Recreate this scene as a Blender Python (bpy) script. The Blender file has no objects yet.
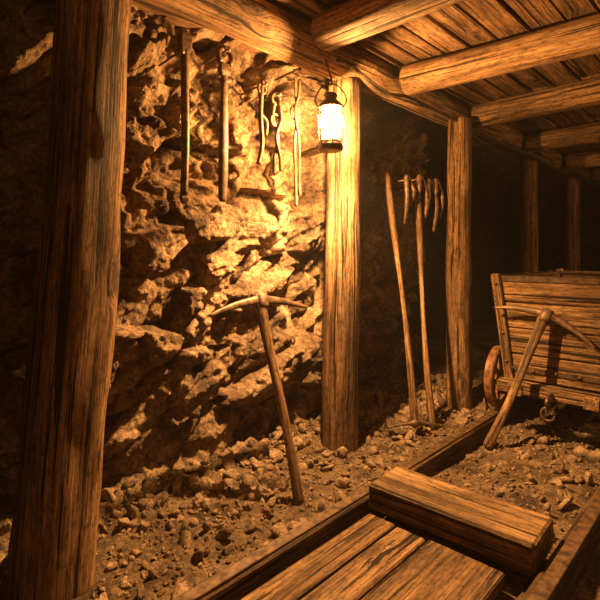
import bpy, math, random
import numpy as np
from mathutils import Vector, noise, Matrix, Quaternion
random.seed(7); np.random.seed(7)
S=bpy.context.scene
S.view_settings.view_transform='Standard'

# ------------------------------------------------------------------ materials
def newmat(name):
    m=bpy.data.materials.new(name); m.use_nodes=True
    nt=m.node_tree; nt.nodes.clear()
    out=nt.nodes.new('ShaderNodeOutputMaterial'); b=nt.nodes.new('ShaderNodeBsdfPrincipled')
    nt.links.new(b.outputs[0],out.inputs[0])
    return m,nt,b,out
def N(nt,t,**k):
    n=nt.nodes.new(t)
    for a,v in k.items(): setattr(n,a,v)
    return n
def ramp(nt,stops,interp='LINEAR'):
    r=nt.nodes.new('ShaderNodeValToRGB'); r.color_ramp.interpolation=interp
    e=r.color_ramp.elements
    while len(e)<len(stops): e.new(0.5)
    for i,(p,c) in enumerate(stops):
        e[i].position=p; e[i].color=(c,c,c,1) if isinstance(c,(int,float)) else (*c,1)
    return r
def mul(nt,a,b,op='MULTIPLY'):
    m=N(nt,'ShaderNodeMath',operation=op)
    for i,x in enumerate((a,b)):
        if isinstance(x,(int,float)): m.inputs[i].default_value=x
        else: nt.links.new(x,m.inputs[i])
    return m.outputs[0]
def mixc(nt,f,a,b,bt='MIX'):
    m=N(nt,'ShaderNodeMix',data_type='RGBA',blend_type=bt)
    if isinstance(f,(int,float)): m.inputs[0].default_value=f
    else: nt.links.new(f,m.inputs[0])
    for i,x in ((6,a),(7,b)):
        if isinstance(x,tuple): m.inputs[i].default_value=(*x,1)
        else: nt.links.new(x,m.inputs[i])
    return m.outputs[2]

def wood(name,dark,mid,light,rough=.7,bump=.9,knots=True):
    m,nt,b,out=newmat(name); L=nt.links.new
    at=N(nt,'ShaderNodeAttribute',attribute_name='gco')
    mk=N(nt,'ShaderNodeMapping'); mk.inputs['Scale'].default_value=(5,5,2.0)
    L(at.outputs['Vector'],mk.inputs[0])
    vo=N(nt,'ShaderNodeTexVoronoi'); vo.inputs['Scale'].default_value=1
    L(mk.outputs[0],vo.inputs['Vector'])
    infl=ramp(nt,[(0,1.0),(.30,0)],'EASE'); L(vo.outputs['Distance'],infl.inputs[0])
    cx=N(nt,'ShaderNodeCombineXYZ'); 
    k=mul(nt,infl.outputs[0],.03 if knots else 0)
    L(k,cx.inputs[0]); L(k,cx.inputs[1])
    va=N(nt,'ShaderNodeVectorMath',operation='ADD'); L(at.outputs['Vector'],va.inputs[0]); L(cx.outputs[0],va.inputs[1])
    def streak(sc,det,dist,rg=.6):
        mp=N(nt,'ShaderNodeMapping'); mp.inputs['Scale'].default_value=sc
        L(va.outputs[0],mp.inputs[0])
        n=N(nt,'ShaderNodeTexNoise'); n.inputs['Scale'].default_value=1; n.inputs['Detail'].default_value=det
        n.inputs['Roughness'].default_value=rg; n.inputs['Distortion'].default_value=dist
        L(mp.outputs[0],n.inputs['Vector']); return n.outputs['Fac']
    a=streak((34,34,1.3),7,.15,.72); f=streak((150,150,5),5,.1,.7); big=streak((7,7,2.2),5,.3); spk=streak((60,60,28),5,0,.7)
    r1=ramp(nt,[(.34,dark),(.5,mid),(.66,light)]); L(a,r1.inputs[0])
    r2=ramp(nt,[(.38,.2),(.57,1.0)]); L(f,r2.inputs[0])
    c=mixc(nt,.8,r1.outputs[0],r2.outputs[0],'MULTIPLY')
    r3=ramp(nt,[(.38,.3),(.56,1.0)]); L(big,r3.inputs[0])
    c=mixc(nt,.75,c,r3.outputs[0],'MULTIPLY')
    r4=ramp(nt,[(.38,.25),(.5,1.0)]); L(spk,r4.inputs[0])
    c=mixc(nt,.7,c,r4.outputs[0],'MULTIPLY')
    cr=streak((48,48,1.0),4,.3)
    rc=ramp(nt,[(.385,0),(.41,1.0)]); L(cr,rc.inputs[0])
    c=mixc(nt,rc.outputs[0],tuple(x*.2 for x in dark),c)
    if knots:
        rk=ramp(nt,[(.05,0.12),(.10,1.0),(.12,.5),(.16,1.0)]); L(vo.outputs['Distance'],rk.inputs[0])
        c=mixc(nt,.85,c,rk.outputs[0],'MULTIPLY')
    L(c,b.inputs['Base Color'])
    b.inputs['Roughness'].default_value=rough
    b.inputs['Specular IOR Level'].default_value=.3
    h=mul(nt,mul(nt,a,.5),mul(nt,f,.5),'ADD'); h=mul(nt,h,mul(nt,rc.outputs[0],.9),'ADD'); h=mul(nt,h,mul(nt,spk,.4),'ADD')
    bp=N(nt,'ShaderNodeBump'); bp.inputs['Strength'].default_value=bump; bp.inputs['Distance'].default_value=.014
    L(h,bp.inputs['Height']); L(bp.outputs[0],b.inputs['Normal'])
    return m
def rockmat(name,c1,c2,c3,sc=1.0,bump=.8,dist=.02,rough=.85,spec=.3):
    m,nt,b,out=newmat(name); L=nt.links.new
    tc=N(nt,'ShaderNodeTexCoord')
    def nz(s,d,rg=.6,di=0):
        n=N(nt,'ShaderNodeTexNoise'); n.inputs['Scale'].default_value=s*sc; n.inputs['Detail'].default_value=d
        n.inputs['Roughness'].default_value=rg; n.inputs['Distortion'].default_value=di
        L(tc.outputs['Object'],n.inputs['Vector']); return n.outputs['Fac']
    a=nz(4,8,.65,.3); f=nz(45,6,.7); g=nz(14,8,.72,.4)
    r=ramp(nt,[(.38,c1),(.5,c2),(.66,c3)]); L(a,r.inputs[0])
    r2=ramp(nt,[(.38,.2),(.58,1.0)]); L(f,r2.inputs[0])
    c=mixc(nt,.8,r.outputs[0],r2.outputs[0],'MULTIPLY')
    L(c,b.inputs['Base Color']); b.inputs['Roughness'].default_value=rough
    b.inputs['Specular IOR Level'].default_value=spec
    vo=N(nt,'ShaderNodeTexVoronoi'); vo.inputs['Scale'].default_value=22*sc; L(tc.outputs['Object'],vo.inputs['Vector'])
    h=mul(nt,mul(nt,f,.5),g,'ADD'); h=mul(nt,h,mul(nt,vo.outputs['Distance'],.4),'ADD')
    bp=N(nt,'ShaderNodeBump'); bp.inputs['Strength'].default_value=bump; bp.inputs['Distance'].default_value=dist
    L(h,bp.inputs['Height']); L(bp.outputs[0],b.inputs['Normal'])
    return m
def metal(name,c1,c2,rough=.5,met=.6):
    m,nt,b,out=newmat(name); L=nt.links.new
    tc=N(nt,'ShaderNodeTexCoord'); n=N(nt,'ShaderNodeTexNoise'); n.inputs['Scale'].default_value=30; n.inputs['Detail'].default_value=8
    L(tc.outputs['Object'],n.inputs['Vector'])
    r=ramp(nt,[(.35,c1),(.65,c2)]); L(n.outputs['Fac'],r.inputs[0]); L(r.outputs[0],b.inputs['Base Color'])
    b.inputs['Metallic'].default_value=met; b.inputs['Roughness'].default_value=rough
    bp=N(nt,'ShaderNodeBump'); bp.inputs['Strength'].default_value=.5; bp.inputs['Distance'].default_value=.004
    L(n.outputs['Fac'],bp.inputs['Height']); L(bp.outputs[0],b.inputs['Normal'])
    return m
M_log=wood('log_wood',(.13,.065,.025),(.44,.24,.10),(.66,.40,.19))
M_post=wood('post_wood',(.10,.05,.02),(.36,.195,.085),(.58,.34,.155))
M_plank=wood('plank_wood',(.11,.055,.022),(.38,.21,.09),(.58,.35,.16))
M_rail=wood('rail_wood',(.05,.025,.012),(.18,.095,.04),(.30,.17,.07),knots=False)
M_ceil=wood('ceiling_wood',(.10,.05,.02),(.34,.18,.08),(.50,.29,.135))
M_handle=wood('handle_wood',(.16,.08,.036),(.34,.19,.085),(.48,.29,.14),rough=.5,bump=.3,knots=False)
M_rock=rockmat('rock',(.10,.06,.034),(.33,.21,.12),(.58,.40,.235),bump=1,dist=.035)
M_rock_shaded=rockmat('rock_shaded',(.015,.010,.006),(.04,.027,.016),(.08,.055,.032),bump=1,dist=.035)  # near-black copy of the rock, tunnel shade put into the colour
M_dirt=rockmat('dirt',(.09,.055,.03),(.21,.135,.072),(.33,.215,.12),sc=1.6,bump=1,dist=.02)
M_stone=rockmat('stone',(.14,.09,.053),(.33,.215,.125),(.57,.39,.23),sc=2.2,bump=.8,dist=.010)
M_iron=metal('rusty_iron',(.05,.028,.016),(.19,.11,.058),.5,.3)
M_hook=metal('hook_iron',(.04,.023,.014),(.16,.09,.05),.5,.3)
M_dark=metal('dark_iron',(.04,.025,.016),(.14,.085,.045),.45,.4)
M_rust=metal('rust_brown',(.12,.05,.025),(.34,.17,.08),.6,.2)
M_cable=metal('cable_rubber',(.02,.014,.01),(.08,.05,.03),.6,0)
def glassmat(es):
    m=bpy.data.materials.new('lantern_glass'); m.use_nodes=True; nt=m.node_tree; nt.nodes.clear()
    o=N(nt,'ShaderNodeOutputMaterial'); t=N(nt,'ShaderNodeBsdfTransparent'); e=N(nt,'ShaderNodeEmission'); a=N(nt,'ShaderNodeMixShader')
    t.inputs[0].default_value=(1,.93,.8,1); e.inputs[0].default_value=(1,.62,.25,1); e.inputs[1].default_value=es; a.inputs[0].default_value=.25
    nt.links.new(t.outputs[0],a.inputs[1]); nt.links.new(e.outputs[0],a.inputs[2]); nt.links.new(a.outputs[0],o.inputs[0]); return m
M_glass=glassmat(24)

# ------------------------------------------------------------------ mesh builder
class B:
    def __init__(s): s.v=[];s.f=[];s.g=[];s.m=[];s.sm=[]
    def sweep(s,path,sec,scales=None,up=(0,0,1),mat=0,nz=0,nf=6,smooth=True,caps=True):
        path=[Vector(p) for p in path]; n=len(path); k=len(sec)
        off=Vector((random.uniform(-50,50),random.uniform(-50,50),random.uniform(-50,50)))
        base=len(s.v); L=0; Np=None
        for i,p in enumerate(path):
            T=(path[min(i+1,n-1)]-path[max(i-1,0)]).normalized()
            if Np is None:
                Np=Vector(up)
            Np=(Np-T*Np.dot(T)); 
            if Np.length<1e-4: Np=T.orthogonal()
            Np.normalize(); side=T.cross(Np)
            if i: L+=(path[i]-path[i-1]).length
            sc=1 if scales is None else scales[i]
            sa,sb=(sc,sc) if not isinstance(sc,tuple) else sc
            for a,b in sec:
                a2,b2=a*sa,b*sb
                g=Vector((a2,b2,L))+off
                if nz:
                    q=Vector((a2*nf,b2*nf,L*1.6))+off
                    d=1+nz*noise.noise(q)+nz*.5*noise.noise(q*2.7)
                    a2*=d;b2*=d
                s.v.append(p+side*a2+Np*b2); s.g.append(g)
        for i in range(n-1):
            for j in range(k):
                j2=(j+1)%k
                s.f.append((base+i*k+j,base+i*k+j2,base+(i+1)*k+j2,base+(i+1)*k+j)); s.m.append(mat); s.sm.append(smooth)
        if caps:
            s.f.append(tuple(base+j for j in reversed(range(k)))); s.m.append(mat); s.sm.append(False)
            s.f.append(tuple(base+(n-1)*k+j for j in range(k))); s.m.append(mat); s.sm.append(False)
    def make(s,name,mats,parent=None,loc=None):
        me=bpy.data.meshes.new(name); me.from_pydata([tuple(v) for v in s.v],[],s.f)
        for m in mats: me.materials.append(m)
        me.polygons.foreach_set('material_index',s.m); me.polygons.foreach_set('use_smooth',s.sm)
        a=me.attributes.new('gco','FLOAT_VECTOR','POINT'); a.data.foreach_set('vector',np.array([tuple(g) for g in s.g],dtype=np.float32).ravel())
        me.update()
        o=bpy.data.objects.new(name,me); S.collection.objects.link(o)
        # recalc normals
        import bmesh
        bm=bmesh.new(); bm.from_mesh(me); bmesh.ops.recalc_face_normals(bm,faces=bm.faces); bm.to_mesh(me); bm.free()
        if parent: o.parent=parent
        return o
def circ(n=20,r=1,sq=0):
    out=[]
    for i in range(n):
        a=2*math.pi*i/n; c,s_=math.cos(a),math.sin(a)
        k=1/((abs(c)**(2+sq*6)+abs(s_)**(2+sq*6))**(1/(2+sq*6)))
        out.append((c*k*r,s_*k*r))
    return out
def rrect(w,h,c):
    w/=2;h/=2
    return [(w,-h+c),(w,h-c),(w-c,h),(0,h),(-w+c,h),(-w,h-c),(-w,-h+c),(-w+c,-h),(0,-h),(w-c,-h)]
def lerp(a,b,t): return Vector(a)*(1-t)+Vector(b)*t
def log(b,p0,p1,r0,r1,n=40,seg=28,nz=.07,sq=0,wob=.012,up=(0,1,0),mat=0):
    off=random.uniform(0,99); path=[];sc=[]
    Ln=(Vector(p1)-Vector(p0)).length
    e=.012/Ln
    ts=[0,e]+[e+(1-2*e)*i/n for i in range(1,n)]+[1-e,1]
    for i,t in enumerate(ts):
        p=lerp(p0,p1,t)
        w=noise.noise_vector(Vector((off,t*Ln*.8,0)))*wob
        path.append(p+w); r=r0+(r1-r0)*t
        if i in(0,len(ts)-1): r*=.93
        sc.append(r)
    b.sweep(path,circ(seg,1,sq),sc,up=up,nz=nz,nf=5/1.0,mat=mat)
def beam(b,p0,p1,w,h,c=.006,up=(0,0,1),n=14,nz=.02,wob=.003,mat=0):
    off=random.uniform(0,99); Ln=(Vector(p1)-Vector(p0)).length; e=min(.2,c/Ln)
    ts=[0,e]+[e+(1-2*e)*i/n for i in range(1,n)]+[1-e,1]
    path=[];sc=[]
    for i,t in enumerate(ts):
        path.append(lerp(p0,p1,t)+noise.noise_vector(Vector((off,t*Ln*2,0)))*wob)
        sc.append((1-2*c/w*.8,1-2*c/h*.8) if i in(0,len(ts)-1) else (1,1))
    b.sweep(path,rrect(w,h,c),sc,up=up,nz=nz,nf=9,smooth=False,mat=mat)
def lathe(b,prof,center,axis=(0,0,1),n=28,mat=0,smooth=True):
    ax=Vector(axis).normalized(); q=Vector((0,0,1)).rotation_difference(ax)
    base=len(b.v); k=len(prof)
    for i in range(n):
        a=2*math.pi*i/n
        for r,z in prof:
            v=q@Vector((r*math.cos(a),r*math.sin(a),z))+Vector(center); b.v.append(v); b.g.append(v)
    for i in range(n):
        for j in range(k-1):
            i2=(i+1)%n
            b.f.append((base+i*k+j,base+i2*k+j,base+i2*k+j+1,base+i*k+j+1)); b.m.append(mat); b.sm.append(smooth)
def tube(b,pts,r,n=10,mat=0,nz=0,up=(0,0,1),scales=None):
    b.sweep(pts,circ(n,r),scales,up=up,mat=mat,nz=nz)
def ringpts(c,r,a0=0,a1=2*math.pi,n=24,ux=(0,1,0),uy=(0,0,1)):
    c=Vector(c);ux=Vector(ux);uy=Vector(uy)
    return [c+ux*r*math.cos(a0+(a1-a0)*i/n)+uy*r*math.sin(a0+(a1-a0)*i/n) for i in range(n+1)]
def smoothpath(pts,n=8):
    pts=[Vector(p) for p in pts]; out=[]
    for i in range(len(pts)-1):
        p0=pts[max(i-1,0)];p1=pts[i];p2=pts[i+1];p3=pts[min(i+2,len(pts)-1)]
        for j in range(n):
            t=j/n
            out.append(.5*((2*p1)+(p2-p0)*t+(2*p0-5*p1+4*p2-p3)*t*t+(3*p1-p0-3*p2+p3)*t**3))
    out.append(pts[-1]); return out
def empty(name,loc=(0,0,0)):
    o=bpy.data.objects.new(name,None); S.collection.objects.link(o); return o

# ------------------------------------------------------------------ rock walls
def rock(y,z,seed,a=math.radians(28),ledge=False):
    p=Vector((seed,y,z)); w=noise.noise_vector(p*1.6)*.13+noise.noise_vector(p*6)*.018
    yy,zz=y+w.y,z+w.z
    u=yy*math.cos(a)+zz*math.sin(a); v=-yy*math.sin(a)+zz*math.cos(a)
    h=0
    for s,am,tl in ((2.0,.065,.10),(4.6,.042,.075),(10,.018,.038),(22,.006,.014)):
        q=Vector((seed+w.x,u*s*.75,v*s*1.25))
        d,pt=noise.voronoi(q); c=pt[0]; r=noise.cell_vector(c*23.7)
        h+=(r.x-.5)*am*2+((q-c).y*(r.y-.5)+(q-c).z*(r.z-.5)*1.3)*tl*2
        # fracture crevice between blocks
        g=d[1]-d[0]
        if s<6: h-=am*.4*math.exp(-(g/.09)**2)
    h+=noise.fractal(p*3.2,1.0,2.1,5)*.035
    if ledge:
        s=zz-(.50+.45*(yy-1.0))+noise.noise(p*5)*.07; k=1/(1+math.exp(max(-30,min(30,-s/.05))))
        h+=.16*k*math.exp(-max(0,s)/.40)-.06
    return h
def softcap(h,m=.165,k=.06):
    # smooth limit so outcrops never pass the timber line
    return h if h<m-k else m-k*math.exp(-(h-(m-k))/k)
def wallbase(y):
    def ss(a,b,x):
        t=max(0,min(1,(x-a)/(b-a))); return t*t*(3-2*t)
    return -1.98-.30*(1-ss(.35,.8,y))-.8*ss(3.55,4.0,y)
def gridmesh(name,us,vs,fn,mat,sm=True,mat2=None,test=None):
    verts=[fn(u,v) for u in us for v in vs] if callable(fn) else fn; nu,nv=len(us),len(vs)
    faces=[(i*nv+j,(i+1)*nv+j,(i+1)*nv+j+1,i*nv+j+1) for i in range(nu-1) for j in range(nv-1)]
    me=bpy.data.meshes.new(name); me.from_pydata(verts,[],faces); me.materials.append(mat)
    me.polygons.foreach_set('use_smooth',[sm]*len(faces))
    if mat2:
        me.materials.append(mat2)
        me.polygons.foreach_set('material_index',[1 if test(us[i],vs[j]) else 0 for i in range(nu-1) for j in range(nv-1)])
    me.update()
    o=bpy.data.objects.new(name,me); S.collection.objects.link(o); return o
def rng(*segs):
    out=[]
    for a,b,s in segs:
        n=max(1,round((b-a)/s)); out+=[a+(b-a)*i/n for i in range(n)]
    return out+[segs[-1][1]]
ys=rng((-2,.2,.06),(.2,3.9,.0085),(3.9,11,.06)); zs=rng((-.12,2.42,.0085))
H=np.array([[rock(y,z,3.3,ledge=True) for z in zs] for y in ys])
for _ in range(1):      # weather the fracture edges
    P=np.pad(H,1,mode='edge'); H=.25*P[1:-1,:-2]+.5*P[1:-1,1:-1]+.25*P[1:-1,2:]
    P=np.pad(H,1,mode='edge'); H=.25*P[:-2,1:-1]+.5*P[1:-1,1:-1]+.25*P[2:,1:-1]
wv=[]
for i,y in enumerate(ys):
    wb=wallbase(y)
    for j,z in enumerate(zs):
        wv.append((wb+softcap(float(H[i,j])+noise.fractal(Vector((y*15,z*15,4)),.75,2.1,4)*.015),y,z))
gridmesh('wall_left',ys,zs,wv,M_rock,False,M_rock_shaded,lambda y,z:y>3.62+.12*noise.noise(Vector((y*3,z*3,1))))  # wall past the third post painted dark to stand for shade
ys2=rng((-2,11,.07)); zs2=rng((-.12,2.42,.06))
gridmesh('wall_right',ys2,zs2,lambda y,z:(1.35-softcap(rock(y,z,9.1)),y,z),M_rock)
xs2=rng((-2.9,1.6,.06))
gridmesh('wall_back',xs2,zs2,lambda x,z:(x,-1.95+rock(x,z,5.7),z),M_rock)
gridmesh('wall_front',xs2,zs2,lambda x,z:(x,10.9-rock(x,z,6.7),z),M_rock_shaded)
# ------------------------------------------------------------------ floor
def gz(x,y):
    p=Vector((x,y,0))
    z=noise.fractal(p*2.2,1,2,4)*.018+noise.noise(p*14)*.008+noise.noise(p*33)*.006
    t=max(0,min(1.4,(-1.5-x)/.5)); z+=.05*t*t
    if -1.3<x<-.38: z=min(z,.012)
    if -1.2<x<-.55 and y<1.9: z=min(z,.0)-.015
    return z
gridmesh('floor',rng((-2.9,-2.2,.05),(-2.2,-.2,.014),(-.2,1.6,.07)),rng((-2,.2,.08),(.2,4.2,.014),(4.2,11,.08)),lambda x,y:(x,y,gz(x,y)),M_dirt)

# stones
import bmesh
bmi=bmesh.new(); bmesh.ops.create_icosphere(bmi,subdivisions=2,radius=1); bmi.verts.ensure_lookup_table()
ico=[v.co.copy() for v in bmi.verts]; icf=np.array([[v.index for v in f.verts] for f in bmi.faces]); bmi.free()
variants=[]
for k in range(20):
    vv=[]
    planes=[(Vector([random.gauss(0,1) for _ in range(3)]).normalized(),random.uniform(.30,.70)) for _ in range(12)]
    for v in ico:
        p=v.copy()
        for nrm,d in planes:
            e=p.dot(nrm)-d
            if e>0: p-=nrm*e
        p*=1.28*(1+.12*noise.noise(v*2+Vector((k*9,0,0)))); vv.append(p)
    variants.append(np.array([tuple(p) for p in vv]))
def stones(name,items):
    V=[];F=[];o=0
    for (x,y,z,r) in items:
        v=variants[random.randrange(20)].copy()
        q=Quaternion((random.gauss(0,1),random.gauss(0,.5),random.gauss(0,.5),random.gauss(0,1))).normalized()
        R=np.array(q.to_matrix()); sc=np.array([random.uniform(.8,1.4),random.uniform(.65,1.1),random.uniform(.5,.85)])*r
        v=(v*sc)@R.T+np.array([x,y,z]); V.append(v); F.append(icf+o); o+=len(v)
    V=np.concatenate(V);F=np.concatenate(F)
    me=bpy.data.meshes.new(name); me.vertices.add(len(V)); me.vertices.foreach_set('co',V.ravel())
    me.loops.add(F.size); me.loops.foreach_set('vertex_index',F.ravel().astype(np.int32))
    me.polygons.add(len(F)); me.polygons.foreach_set('loop_start',np.arange(0,F.size,3,dtype=np.int32)); me.polygons.foreach_set('loop_total',np.full(len(F),3,dtype=np.int32))
    me.update(calc_edges=True); me.validate(); me.materials.append(M_stone)
    ob=bpy.data.objects.new(name,me); S.collection.objects.link(ob)
it=[]
posts=[(-1.70,.595,.15),(-1.72,2.14,.11),(-1.56,3.29,.09)]
def okpos(x,y,r):
    if y<1.92 and x<-.55+r and x>-1.2: 
        if not(-.60<x<-.52 and r<.012): return False
    for rx in(-1.21,-.465):
        if abs(x-rx)<.047+r*1.2: return False
    for px,py,pr in posts:
        if (x-px)**2+(y-py)**2<(pr+r)**2: return False
    return True
def near_tool(x,y,r):
    return (x+1.455)**2+(y-1.53)**2<(.03+r)**2 or (x+1.118)**2+(y-2.73)**2<(.03+r)**2 or (x+1.472)**2+(y-2.763)**2<(.03+r)**2
for i in range(6400):
    zone=random.random()
    if zone<.64: x=-1.27-random.random()**.8*.78; y=random.uniform(.25,3.9)
    elif zone<.9: x=random.uniform(-1.17,-.5); y=random.uniform(1.9,4.2) if random.random()<.85 else random.uniform(.9,1.9)
    else: x=random.uniform(-.42,.4); y=random.uniform(.6,4)
    r=.004+.009*random.random()+ (.036*random.random()**1.9 if random.random()<.19 else 0)
    if x<-1.6 and random.random()<.09: r+=.026*random.random()
    if not okpos(x,y,r) or near_tool(x,y,r): continue
    it.append((x,y,gz(x,y)+r*.25,r))
for i in range(110):     # rubble along the foot of the wall
    y=.70+i*.026; r=random.uniform(.018,.050); x=-1.94+random.uniform(-.09,.12)
    if okpos(x,y,r): it.append((x,y,gz(x,y)+r*.3,r))
for x,y,r in ((-1.70,1.2,.04),(-1.62,1.05,.035),(-.9,3.0,.05),(-.75,2.75,.045),(-.62,2.9,.045),(-1.0,2.45,.035),(-.7,2.5,.035),(-1.4,3.4,.05),(-1.45,3.7,.055),(-.6,2.3,.045),(-.85,2.2,.03),(-.72,2.65,.05),(-.58,2.62,.045),(-1.0,3.2,.045),(-1.5,.85,.035),(-1.45,1.0,.03)):
    it.append((x,y,gz(x,y)+r*.35,r))
stones('gravel_stones',it)

# ------------------------------------------------------------------ timber frame
def mk(name,mats,fn,parent=None):
    b=B(); fn(b); return b.make(name,mats,parent)
mk('timber_post',[M_post],lambda b:log(b,(-1.70,.590,-.03),(-1.70,.745,2.08),.124,.112,n=90,seg=48,nz=.10,sq=.2,wob=.016))
mk('timber_post',[M_post],lambda b:log(b,(-1.72,2.14,-.03),(-1.70,2.16,2.08),.101,.088,n=70,seg=40,nz=.09,sq=.05))
mk('timber_post',[M_post],lambda b:log(b,(-1.55,3.30,-.03),(-1.55,3.31,2.08),.088,.080,n=50,nz=.08,sq=.05))
for y in (5.0,6.6,8.6):
    mk('timber_post',[M_post],lambda b:log(b,(-1.63,y,-.03),(-1.63,y,2.08),.085,.08,nz=.06))
for y in(-.9,2.1,4.2,6.5,8.8):
    mk('timber_post',[M_post],lambda b:log(b,(.95,y,-.03),(.95,y,2.08),.1,.09,n=24,seg=18,nz=.06))
mk('header_log',[M_log],lambda b:log(b,(-1.67,-1.75,2.175),(-1.67,10.7,2.175),.105,.096,n=240,seg=30,nz=.09,wob=.02,up=(0,0,1)))
mk('header_log',[M_log],lambda b:log(b,(.95,-1.75,2.175),(.95,10.7,2.175),.1,.098,n=120,seg=20,nz=.08,wob=.02,up=(0,0,1)))
for y,xl,r,dy in ((-1.2,-1.5,.09,0),(-.2,-1.5,.09,0),(.78,-1.5,.095,.0),(1.71,-1.48,.084,.02),(2.53,-1.53,.084,.10),(3.53,-1.55,.082,-.02),(4.73,-1.55,.082,0),(6.0,-1.55,.085,0),(7.25,-1.55,.085,0),(8.5,-1.55,.085,0),(9.7,-1.55,.085,0)):
    mk('ceiling_beam',[M_log],lambda b:log(b,(xl,y,2.145),(.87,y+dy*2,2.15),r,r*1.14,n=60,seg=28,nz=.09,wob=.018,up=(0,0,1)))
def ceil(b):
    x=-2.75
    while x<1.45:
        w=random.uniform(.13,.19); y=-1.95
        while y<10.9:
            l=random.choice((2.4,3.1,3.8)); y1=min(y+l,10.95)
            z=2.262+random.uniform(-.006,.006)
            beam(b,(x+w/2,y,z),(x+w/2,y1-.006,z+random.uniform(-.004,.004)),w-random.uniform(.010,.018),.026,c=.004,n=8)
            y=y1
            if y>10.9: break
        x+=w
    beam(b,(-2.8,4.5,2.31),(1.5,4.5,2.31),12.9,.03,c=.002,up=(0,0,1),n=2,nz=0,wob=0)
mk('ceiling',[M_ceil],ceil)

# ------------------------------------------------------------------ track
def rail(b,x):
    beam(b,(x,-1.7,.04),(x,10.6,.04),.074,.10,c=.008,n=160,nz=.03,wob=.006)
    b.sweep([(x+.004,-1.7,.094),(x+.004,10.6,.094)],rrect(.045,.008,.002),smooth=False,mat=1)
mk('track_rail',[M_rail,M_iron],lambda b:rail(b,-1.212))
mk('track_rail',[M_rail,M_iron],lambda b:rail(b,-.465))
def planks(b):
    for x0,x1 in ((-1.145,-1.02),(-1.012,-.885),(-.878,-.60)):
        beam(b,((x0+x1)/2,-1.6,.025),((x0+x1)/2,1.615+random.uniform(-.01,.012),.025),x1-x0,.05,c=.006,n=60,nz=.025,wob=.003)
mk('walkway_planks',[M_plank],planks)
mk('railway_sleeper',[M_plank],lambda b:beam(b,(-1.163,1.745,.105),(-.522,1.765,.103),.235,.11,c=.009,n=40,nz=.03,wob=.004))

# ------------------------------------------------------------------ pickaxes
def pickaxe(name,base,top,hdir,half,droop=.06,hr=.017):
    base=Vector(base);top=Vector(top); ax=(top-base).normalized(); hd=Vector(hdir); hd=(hd-ax*hd.dot(ax)).normalized()
    e=empty(name)
    b=B(); n=40; pts=[];sc=[]; ext=top+ax*.03
    for i in range(n+1):
        t=i/n; p=lerp(base,ext,t)+hd*.008*math.sin(t*math.pi*1.6)
        pts.append(p); s=hr*(1.12-.22*math.sin(min(1,t*1.3)*math.pi*.9)+ (.45*max(0,(t-.78)/.22)**1.5))
        if i in(0,n): s*=.85
        sc.append((s*1.25,s*.9))
    b.sweep(pts,circ(16),sc,up=ax.cross(hd),nz=.03); b.make('handle',[M_handle],e)
    b=B(); pts=[];sc=[]; nrm=ax.cross(hd)
    for i in range(41):
        u=-1+2*i/40; p=top-ax*.004+hd*u*half-ax*droop*abs(u)**1.8
        pts.append(p); k=1-abs(u)
        c=max(0,1-abs(u)/.16)
        sc.append((.006+.016*k**.7+.010*c, .005+.011*k**.7+.016*c))
    b.sweep(pts,circ(12,1,.4),sc,up=nrm)
    # eye collar
    b.sweep([top-ax*.045,top-ax*.03,top+ax*.02,top+ax*.026],circ(16,1,.3),[.026,.031,.031,.026],up=nrm)
    b.make('head',[M_iron],e); return e
pickaxe('pickaxe',(-1.455,1.53,.0),(-1.735,1.549,.885),(0,1,0),.31,.055,.021)
pickaxe('pickaxe',(-1.118,2.73,.0),(-.866,2.965,.76),(1,0,-.33),.285,.075,.020)

# ------------------------------------------------------------------ leaning tools
def mattock(name,base,top,bend,hw):
    e=empty(name); b=B(); pts=[];sc=[]
    for i in range(51):
        t=i/50; p=lerp(base,top,t)+Vector((0,bend*math.sin(t*math.pi*1.5),0)); pts.append(p)
        sc.append(.018+.004*math.sin(t*9)+(.004 if t<.12 else 0) if 0<i<50 else .012)
    b.sweep(pts,circ(14),sc,up=(0,1,0),nz=.06); b.make('handle',[M_handle],e)
    if hw:
        b=B(); c=Vector(base)+Vector((0,0,.03)); d=Vector((.70,.71,0)); pts=[];sc=[]
        for i in range(25):
            u=-1+2*i/24; pts.append(c+d*u*hw+Vector((0,0,-.018*u*u)))
            k=max(0,1-abs(u)/.25); sc.append((.014+.012*k+.014*max(0,-u),.010+.016*k-.003*abs(u)))
        b.sweep(pts,circ(12,1,.4),sc,up=(0,0,1)); b.make('head',[M_iron],e)
mattock('mattock',(-1.494,2.58,.055),(-1.72,2.64,1.63),.02,.17)
mattock('wooden_pole',(-1.472,2.763,.0),(-1.69,2.92,1.585),-.022,0)
# iron hooks hanging on pegs
def hooks(b):
    for y,z,w,l1,l2,x in ((2.80,1.60,.035,.30,.16,-1.68),(2.95,1.62,.04,.14,.30,-1.67),(3.06,1.60,.045,.22,.34,-1.66),(3.14,1.61,.035,.12,.25,-1.65)):
        pts=smoothpath([(x+.01,y-w-.012,z-l1),(x+.02,y-w,z-l1*.5),(x+.01,y-w*.7,z-.02),(x,y,z+.02),(x+.01,y+w*.8,z-.03),(x+.03,y+w*1.1,z-l2*.5),(x+.01,y+w*.9,z-l2)],8)
        sc=[1-.45*abs(2*i/(len(pts)-1)-1)**3 for i in range(len(pts))]
        tube(b,pts,.018,12,scales=sc,up=(1,0,0),nz=.12)
        tube(b,[(x+.025,y,z),(x-.1,y,z-.005),(-2.0,y,z-.01)],.007,8)
mk('hanging_hooks',[M_iron],hooks)

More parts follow.
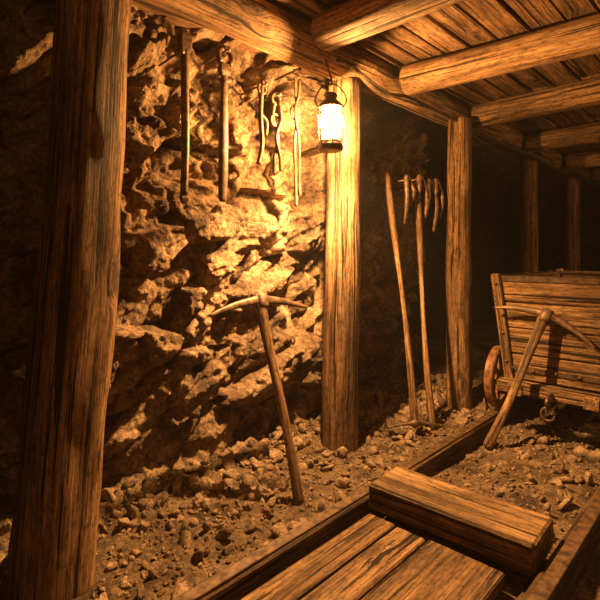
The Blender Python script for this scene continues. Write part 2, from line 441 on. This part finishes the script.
# ------------------------------------------------------------------ wall tools
X=-1.785
def nail(b,y,z): tube(b,[(X+.03,y,z),(X-.05,y,z),(X-.16,y,z-.01)],.005,8); lathe(b,[(0,0),(.011,0),(.011,.004),(0,.004)],(X+.03,y,z),(1,0,0),12)
def t1(b):
    y=1.157
    tube(b,smoothpath([(X,y-.003,1.36),(X,y+.004,1.6),(X,y,1.9),(X,y+.003,2.04)],10),.0175,12,nz=.08,up=(1,0,0))
    b.sweep([(X,y,1.97),(X,y,1.99),(X,y+.002,2.04),(X,y+.002,2.055)],rrect(.055,.035,.006),[.8,1,1.1,.9],up=(1,0,0),smooth=False)
    b.sweep([(X,y-.003,1.37),(X,y-.003,1.345),(X,y-.003,1.32)],rrect(.04,.025,.004),[.8,1,.5],up=(1,0,0),smooth=False)
    nail(b,y-.03,1.96)
mk('digging_bar',[M_hook],t1)
def t2(b):
    y=1.37
    tube(b,ringpts((X,y+.004,2.02),.038,-.9,4.0,26),.014,12,up=(1,0,0))
    b.sweep([(X,y,1.985),(X,y,1.95),(X,y+.002,1.93)],rrect(.066,.03,.006),[.8,1,.7],up=(1,0,0),smooth=False)
    b.sweep(smoothpath([(X,y+.002,1.96),(X,y-.004,1.7),(X,y-.006,1.5),(X,y-.01,1.345)],8),rrect(.042,.024,.006),[.75+.35*math.sin(i/24*2.6) if i<24 else .6 for i in range(25)],up=(1,0,0))
    b.sweep([(X,y-.02,1.90),(X,y+.035,1.915)],circ(10,.011),up=(1,0,0))
    nail(b,y+.004,2.045)
mk('iron_wrench',[M_hook],t2)
def t3(b):
    y=1.60
    tube(b,smoothpath([(X,y-.02,1.55),(X,y+.004,1.65),(X,y-.006,1.8),(X,y+.005,1.97)],8),.012,10,up=(1,0,0),nz=.05)
    tube(b,ringpts((X,y+.004,1.93),.024,0,2*math.pi,20),.008,8,up=(1,0,0))
    tube(b,smoothpath([(X,y-.006,1.8),(X,y+.035,1.77),(X,y+.03,1.70)],6),.009,8,up=(1,0,0))
    nail(b,y+.004,1.945)
mk('iron_hook',[M_hook],t3)
def t4(b):
    y=1.70
    tube(b,ringpts((X,y,1.90),.028,0,2*math.pi,22),.008,8,up=(1,0,0))
    tube(b,smoothpath([(X,y-.01,1.88),(X,y-.022,1.80),(X,y+.012,1.70),(X,y-.01,1.6),(X,y-.012,1.515)],8),.010,10,up=(1,0,0))
    tube(b,smoothpath([(X+.015,y+.01,1.88),(X+.015,y+.024,1.80),(X+.015,y-.012,1.70),(X+.015,y+.015,1.6),(X+.015,y+.02,1.53)],8),.010,10,up=(1,0,0))
    tube(b,ringpts((X,y-.005,1.79),.030,0,2*math.pi,22),.007,8,up=(1,0,0))
    nail(b,y,1.92)
mk('iron_tongs',[M_hook],t4)
def t5(b):
    y=1.844
    tube(b,smoothpath([(X,y-.004,2.07),(X,y+.004,1.95),(X,y+.015,1.85),(X,y-.006,1.7),(X,y+.0,1.5),(X,y+.008,1.36)],8),.009,10,up=(1,0,0))
    tube(b,smoothpath([(X+.014,y+.018,2.04),(X+.014,y+.01,1.95),(X+.014,y-.018,1.86),(X+.014,y+.012,1.72),(X+.014,y+.014,1.5),(X+.014,y+.02,1.42)],8),.008,10,up=(1,0,0))
    tube(b,ringpts((X,y,1.86),.034,0,2*math.pi,22),.008,8,up=(1,0,0))
    tube(b,ringpts((X,y,2.07),.018,0,2*math.pi,18),.006,8,up=(1,0,0))
    nail(b,y,2.085)
mk('iron_tongs',[M_hook],t5)

# ------------------------------------------------------------------ mine cart
cart=empty('mine_cart'); cx=-.8375
def hw(z): return .262+(z-.30)/.67*.095
Y0,Y1=3.05,4.35
def body(b):
    zs_=[.345,.50,.655,.81,.965]
    for i in range(4):
        z0,z1=zs_[i]+.004,zs_[i+1]-.004; zc=(z0+z1)/2; h=z1-z0
        for y in(Y0,Y1):
            beam(b,(cx-hw(zc),y,zc),(cx+hw(zc),y,zc),.03,h,c=.005,n=14,nz=.02)
        for s in(-1,1):
            beam(b,(cx+s*(hw(zc)-.005),Y0+.02,zc),(cx+s*(hw(zc)-.005),Y1-.02,zc),.028,h,c=.005,n=20,nz=.02)
    for i in range(4):
        x=cx-.2+i*.133; beam(b,(x,Y0+.02,.355),(x,Y1-.02,.355),.128,.025,c=.004,n=10)
    for s in(-1,1):   # corner stakes
        for y in(Y0-.028,Y1+.028):
            beam(b,(cx+s*(hw(.30)-.012),y,.27),(cx+s*(hw(.98)-.012),y,.985),.026,.055,c=.005,up=(1,0,0),n=14)
        for y in (Y0+.1,Y0+.65,Y1-.1):
            beam(b,(cx+s*(hw(.30)+.022),y,.30),(cx+s*(hw(.98)+.022),y,.975),.05,.026,c=.005,up=(1,0,0),n=10)
b=B(); body(b); b.make('body',[M_plank],cart)
def chassis(b):
    for s in(-1,1): beam(b,(cx+s*.2,Y0-.12,.30),(cx+s*.2,Y1+.12,.30),.08,.07,c=.006,n=20)
    for y in(Y0-.07,Y1+.07): beam(b,(cx-.31,y,.31),(cx+.31,y,.31),.07,.075,c=.008,n=14)
b=B(); chassis(b); b.make('chassis',[M_plank],cart)
def irons(b):
    for z in(.955,):
        w=hw(z)+.018
        for y in(Y0-.018,Y1+.018): b.sweep([(cx-w,y,z),(cx+w,y,z)],rrect(.006,.035,.001),up=(0,0,1),smooth=False)
        for s in(-1,1): b.sweep([(cx+s*(w),Y0-.02,z),(cx+s*(w),Y1+.02,z)],rrect(.006,.035,.001),up=(0,0,1),smooth=False)
    for z in (.41,):
        w=hw(z)+.01; b.sweep([(cx-w,Y0-.02,z),(cx+w,Y0-.02,z)],rrect(.008,.03,.001),up=(0,0,1),smooth=False)
        for k in range(5): lathe(b,[(.012,0),(.009,.007),(0,.009)],(cx-w*.85+k*w*.425,Y0-.024,z),(0,-1,0),10)
    for y in(Y0+.16,Y1-.22): tube(b,[(cx-.42,y,.30),(cx+.42,y,.30)],.018,12,up=(0,0,1))
    # coupling hook
    tube(b,smoothpath([(cx,Y0-.10,.31),(cx,Y0-.16,.31),(cx,Y0-.19,.28),(cx,Y0-.17,.25),(cx,Y0-.145,.26)],6),.011,10,up=(1,0,0))
    tube(b,ringpts((cx,Y0-.17,.215),.035,0,2*math.pi,20,(1,0,0),(0,0,1)),.008,8,up=(0,1,0))
    for s in(-1,1):
        for z in(.45,.62,.78,.92): lathe(b,[(.011,0),(.008,.006),(0,.008)],(cx+s*(hw(z)-.012),Y0-.042,z),(0,-1,0),10)
b=B(); irons(b); b.make('ironwork',[M_dark],cart)
def wheel(b,x,y,s):
    R=.2; c=(x,y,.300)
    lathe(b,[(R-.03,-.025),(R-.002,-.022),(R,.018),(R+.0,.02),(R-.03,.022),(R-.035,0),(R-.03,-.025)],c,(s,0,0),40)
    lathe(b,[(R-.03,-.036),(R+.022,-.034),(R+.022,-.026),(R-.03,-.024),(R-.03,-.036)],c,(s,0,0),40)
    lathe(b,[(0,-.04),(.035,-.04),(.04,0),(.035,.045),(.022,.055),(0,.055)],c,(s,0,0),20)
    for k in range(6):
        a=k*math.pi/3+.3; d=Vector((0,math.cos(a),math.sin(a)))
        b.sweep([Vector(c)+d*.03,Vector(c)+d*.1,Vector(c)+d*(R-.02)],rrect(.022,.030,.004),[1.1,.85,1.0],up=(1,0,0),smooth=False)
k=1
for y in(Y0+.16,Y1-.22):
    for x,s in((-1.232,-1),(-.445,1)):
        b=B(); wheel(b,x,y,s); b.make('wheel_%d'%k,[M_rust],cart); k+=1

# ------------------------------------------------------------------ lantern
LC=(1,.54,.195)
def lantern(name,c,hang,power,rad,down=0):
    e=empty(name); c=Vector(c); 
    b=B()
    lathe(b,[(0,-.145),(.054,-.145),(.062,-.138),(.062,-.118),(.054,-.108),(.048,-.10),(.048,-.092),(.0,-.092)],c)
    lathe(b,[(.050,.070),(.064,.072),(.062,.082),(.040,.104),(.028,.112),(.028,.128),(.036,.131),(.030,.142),(.012,.150),(0,.151)],c)
    lathe(b,[(.050,.070),(.030,.09),(0.0,.098)],c)
    for k in range(6):
        a=k*math.pi/3+.35; d=Vector((math.cos(a),math.sin(a),0))
        tube(b,[c+d*.060+Vector((0,0,-.115)),c+d*.066+Vector((0,0,-.03)),c+d*.066+Vector((0,0,.03)),c+d*.061+Vector((0,0,.075))],.0030,8)
    for z in(-.045,.035): tube(b,ringpts(c+Vector((0,0,z)),.067,0,2*math.pi,30,(1,0,0),(0,1,0)),.0030,8)
    # bail
    rt=Vector((.725,.689,0))
    tube(b,smoothpath([c+rt*.064+Vector((0,0,.075)),c+rt*.078+Vector((0,0,.12)),c+rt*.045+Vector((0,0,.175)),c+Vector((0,0,.192)),c-rt*.045+Vector((0,0,.175)),c-rt*.078+Vector((0,0,.12)),c-rt*.064+Vector((0,0,.075))],8),.0035,8,up=(0.689,-.725,0))
    tube(b,smoothpath([c+Vector((0,0,.185)),c+Vector((0,.008,.20)),c+Vector((0,.0,.225)),Vector(hang)],6),.0045,8,up=(1,0,0))
    b.make('frame',[M_dark],e)
    b=B(); lathe(b,[(.046,-.092),(.051,-.05),(.052,0),(.051,.04),(.046,.072)],c); b.make('glass',[M_glass],e)
    l=bpy.data.lights.new(name+'_flame','POINT'); l.energy=power; l.color=LC; l.shadow_soft_size=rad
    o=bpy.data.objects.new('flame_light',l); o.location=c+Vector((0,0,-.005)); S.collection.objects.link(o); o.parent=e
    if down:
        l=bpy.data.lights.new(name+'_down_fill','SPOT'); l.energy=down; l.color=LC; l.shadow_soft_size=rad; l.spot_size=math.radians(150); l.spot_blend=.9  # added spot below the base, fills the cone the base blocks
        o=bpy.data.objects.new('down_fill_light',l); o.location=c+Vector((0,0,-.16)); S.collection.objects.link(o); o.parent=e
lantern('lantern',(-1.545,1.85,1.765),(-1.58,1.85,2.09),245,.016,280)
lantern('lantern',(.55,-.55,1.72),(.55,-.2,2.06),22,.05,0)  # added lamp behind the camera, out of view, fills the post fronts
lantern('lantern',(.60,4.3,1.72),(.60,4.7,2.06),60,.05,0)  # added lamp out of view, brightens the far posts and beams

# ------------------------------------------------------------------ cable
def cable(b):
    pts=[(-1.54,1.90,2.09),(-1.545,2.05,2.09),(-1.55,2.3,2.03),(-1.55,2.6,2.07),(-1.545,3.0,2.06),(-1.545,3.5,2.05),(-1.545,4.1,2.03),(-1.55,4.7,2.05),(-1.55,5.6,2.02),(-1.55,6.6,2.05),(-1.55,8.2,2.03),(-1.55,10.5,2.05)]
    tube(b,smoothpath(pts,10),.010,8,up=(1,0,0))
    tube(b,smoothpath([(p[0]+.006,p[1]+.1,p[2]+.005-.03*(i%2)) for i,p in enumerate(pts)],10),.007,8,up=(1,0,0))
mk('electric_cable',[M_cable],cable)

# ------------------------------------------------------------------ world + camera
w=bpy.data.worlds.new('World'); S.world=w; w.use_nodes=True
w.node_tree.nodes['Background'].inputs[0].default_value=(1,.6,.3,1); w.node_tree.nodes['Background'].inputs[1].default_value=.001
vs_=w.node_tree.nodes.new('ShaderNodeVolumeScatter'); vs_.inputs['Density'].default_value=.004; vs_.inputs['Color'].default_value=(.95,.9,.85,1)
vs_.inputs['Anisotropy'].default_value=.0
w.node_tree.links.new(vs_.outputs[0],w.node_tree.nodes['World Output'].inputs['Volume'])
cam=bpy.data.cameras.new('camera'); co=bpy.data.objects.new('camera',cam); S.collection.objects.link(co)
co.location=(0,0,1.1); co.rotation_euler=(math.pi/2,0,math.atan(456/480)); cam.sensor_width=36; cam.lens=28.8; cam.shift_y=-.075; cam.clip_start=.02
S.camera=co
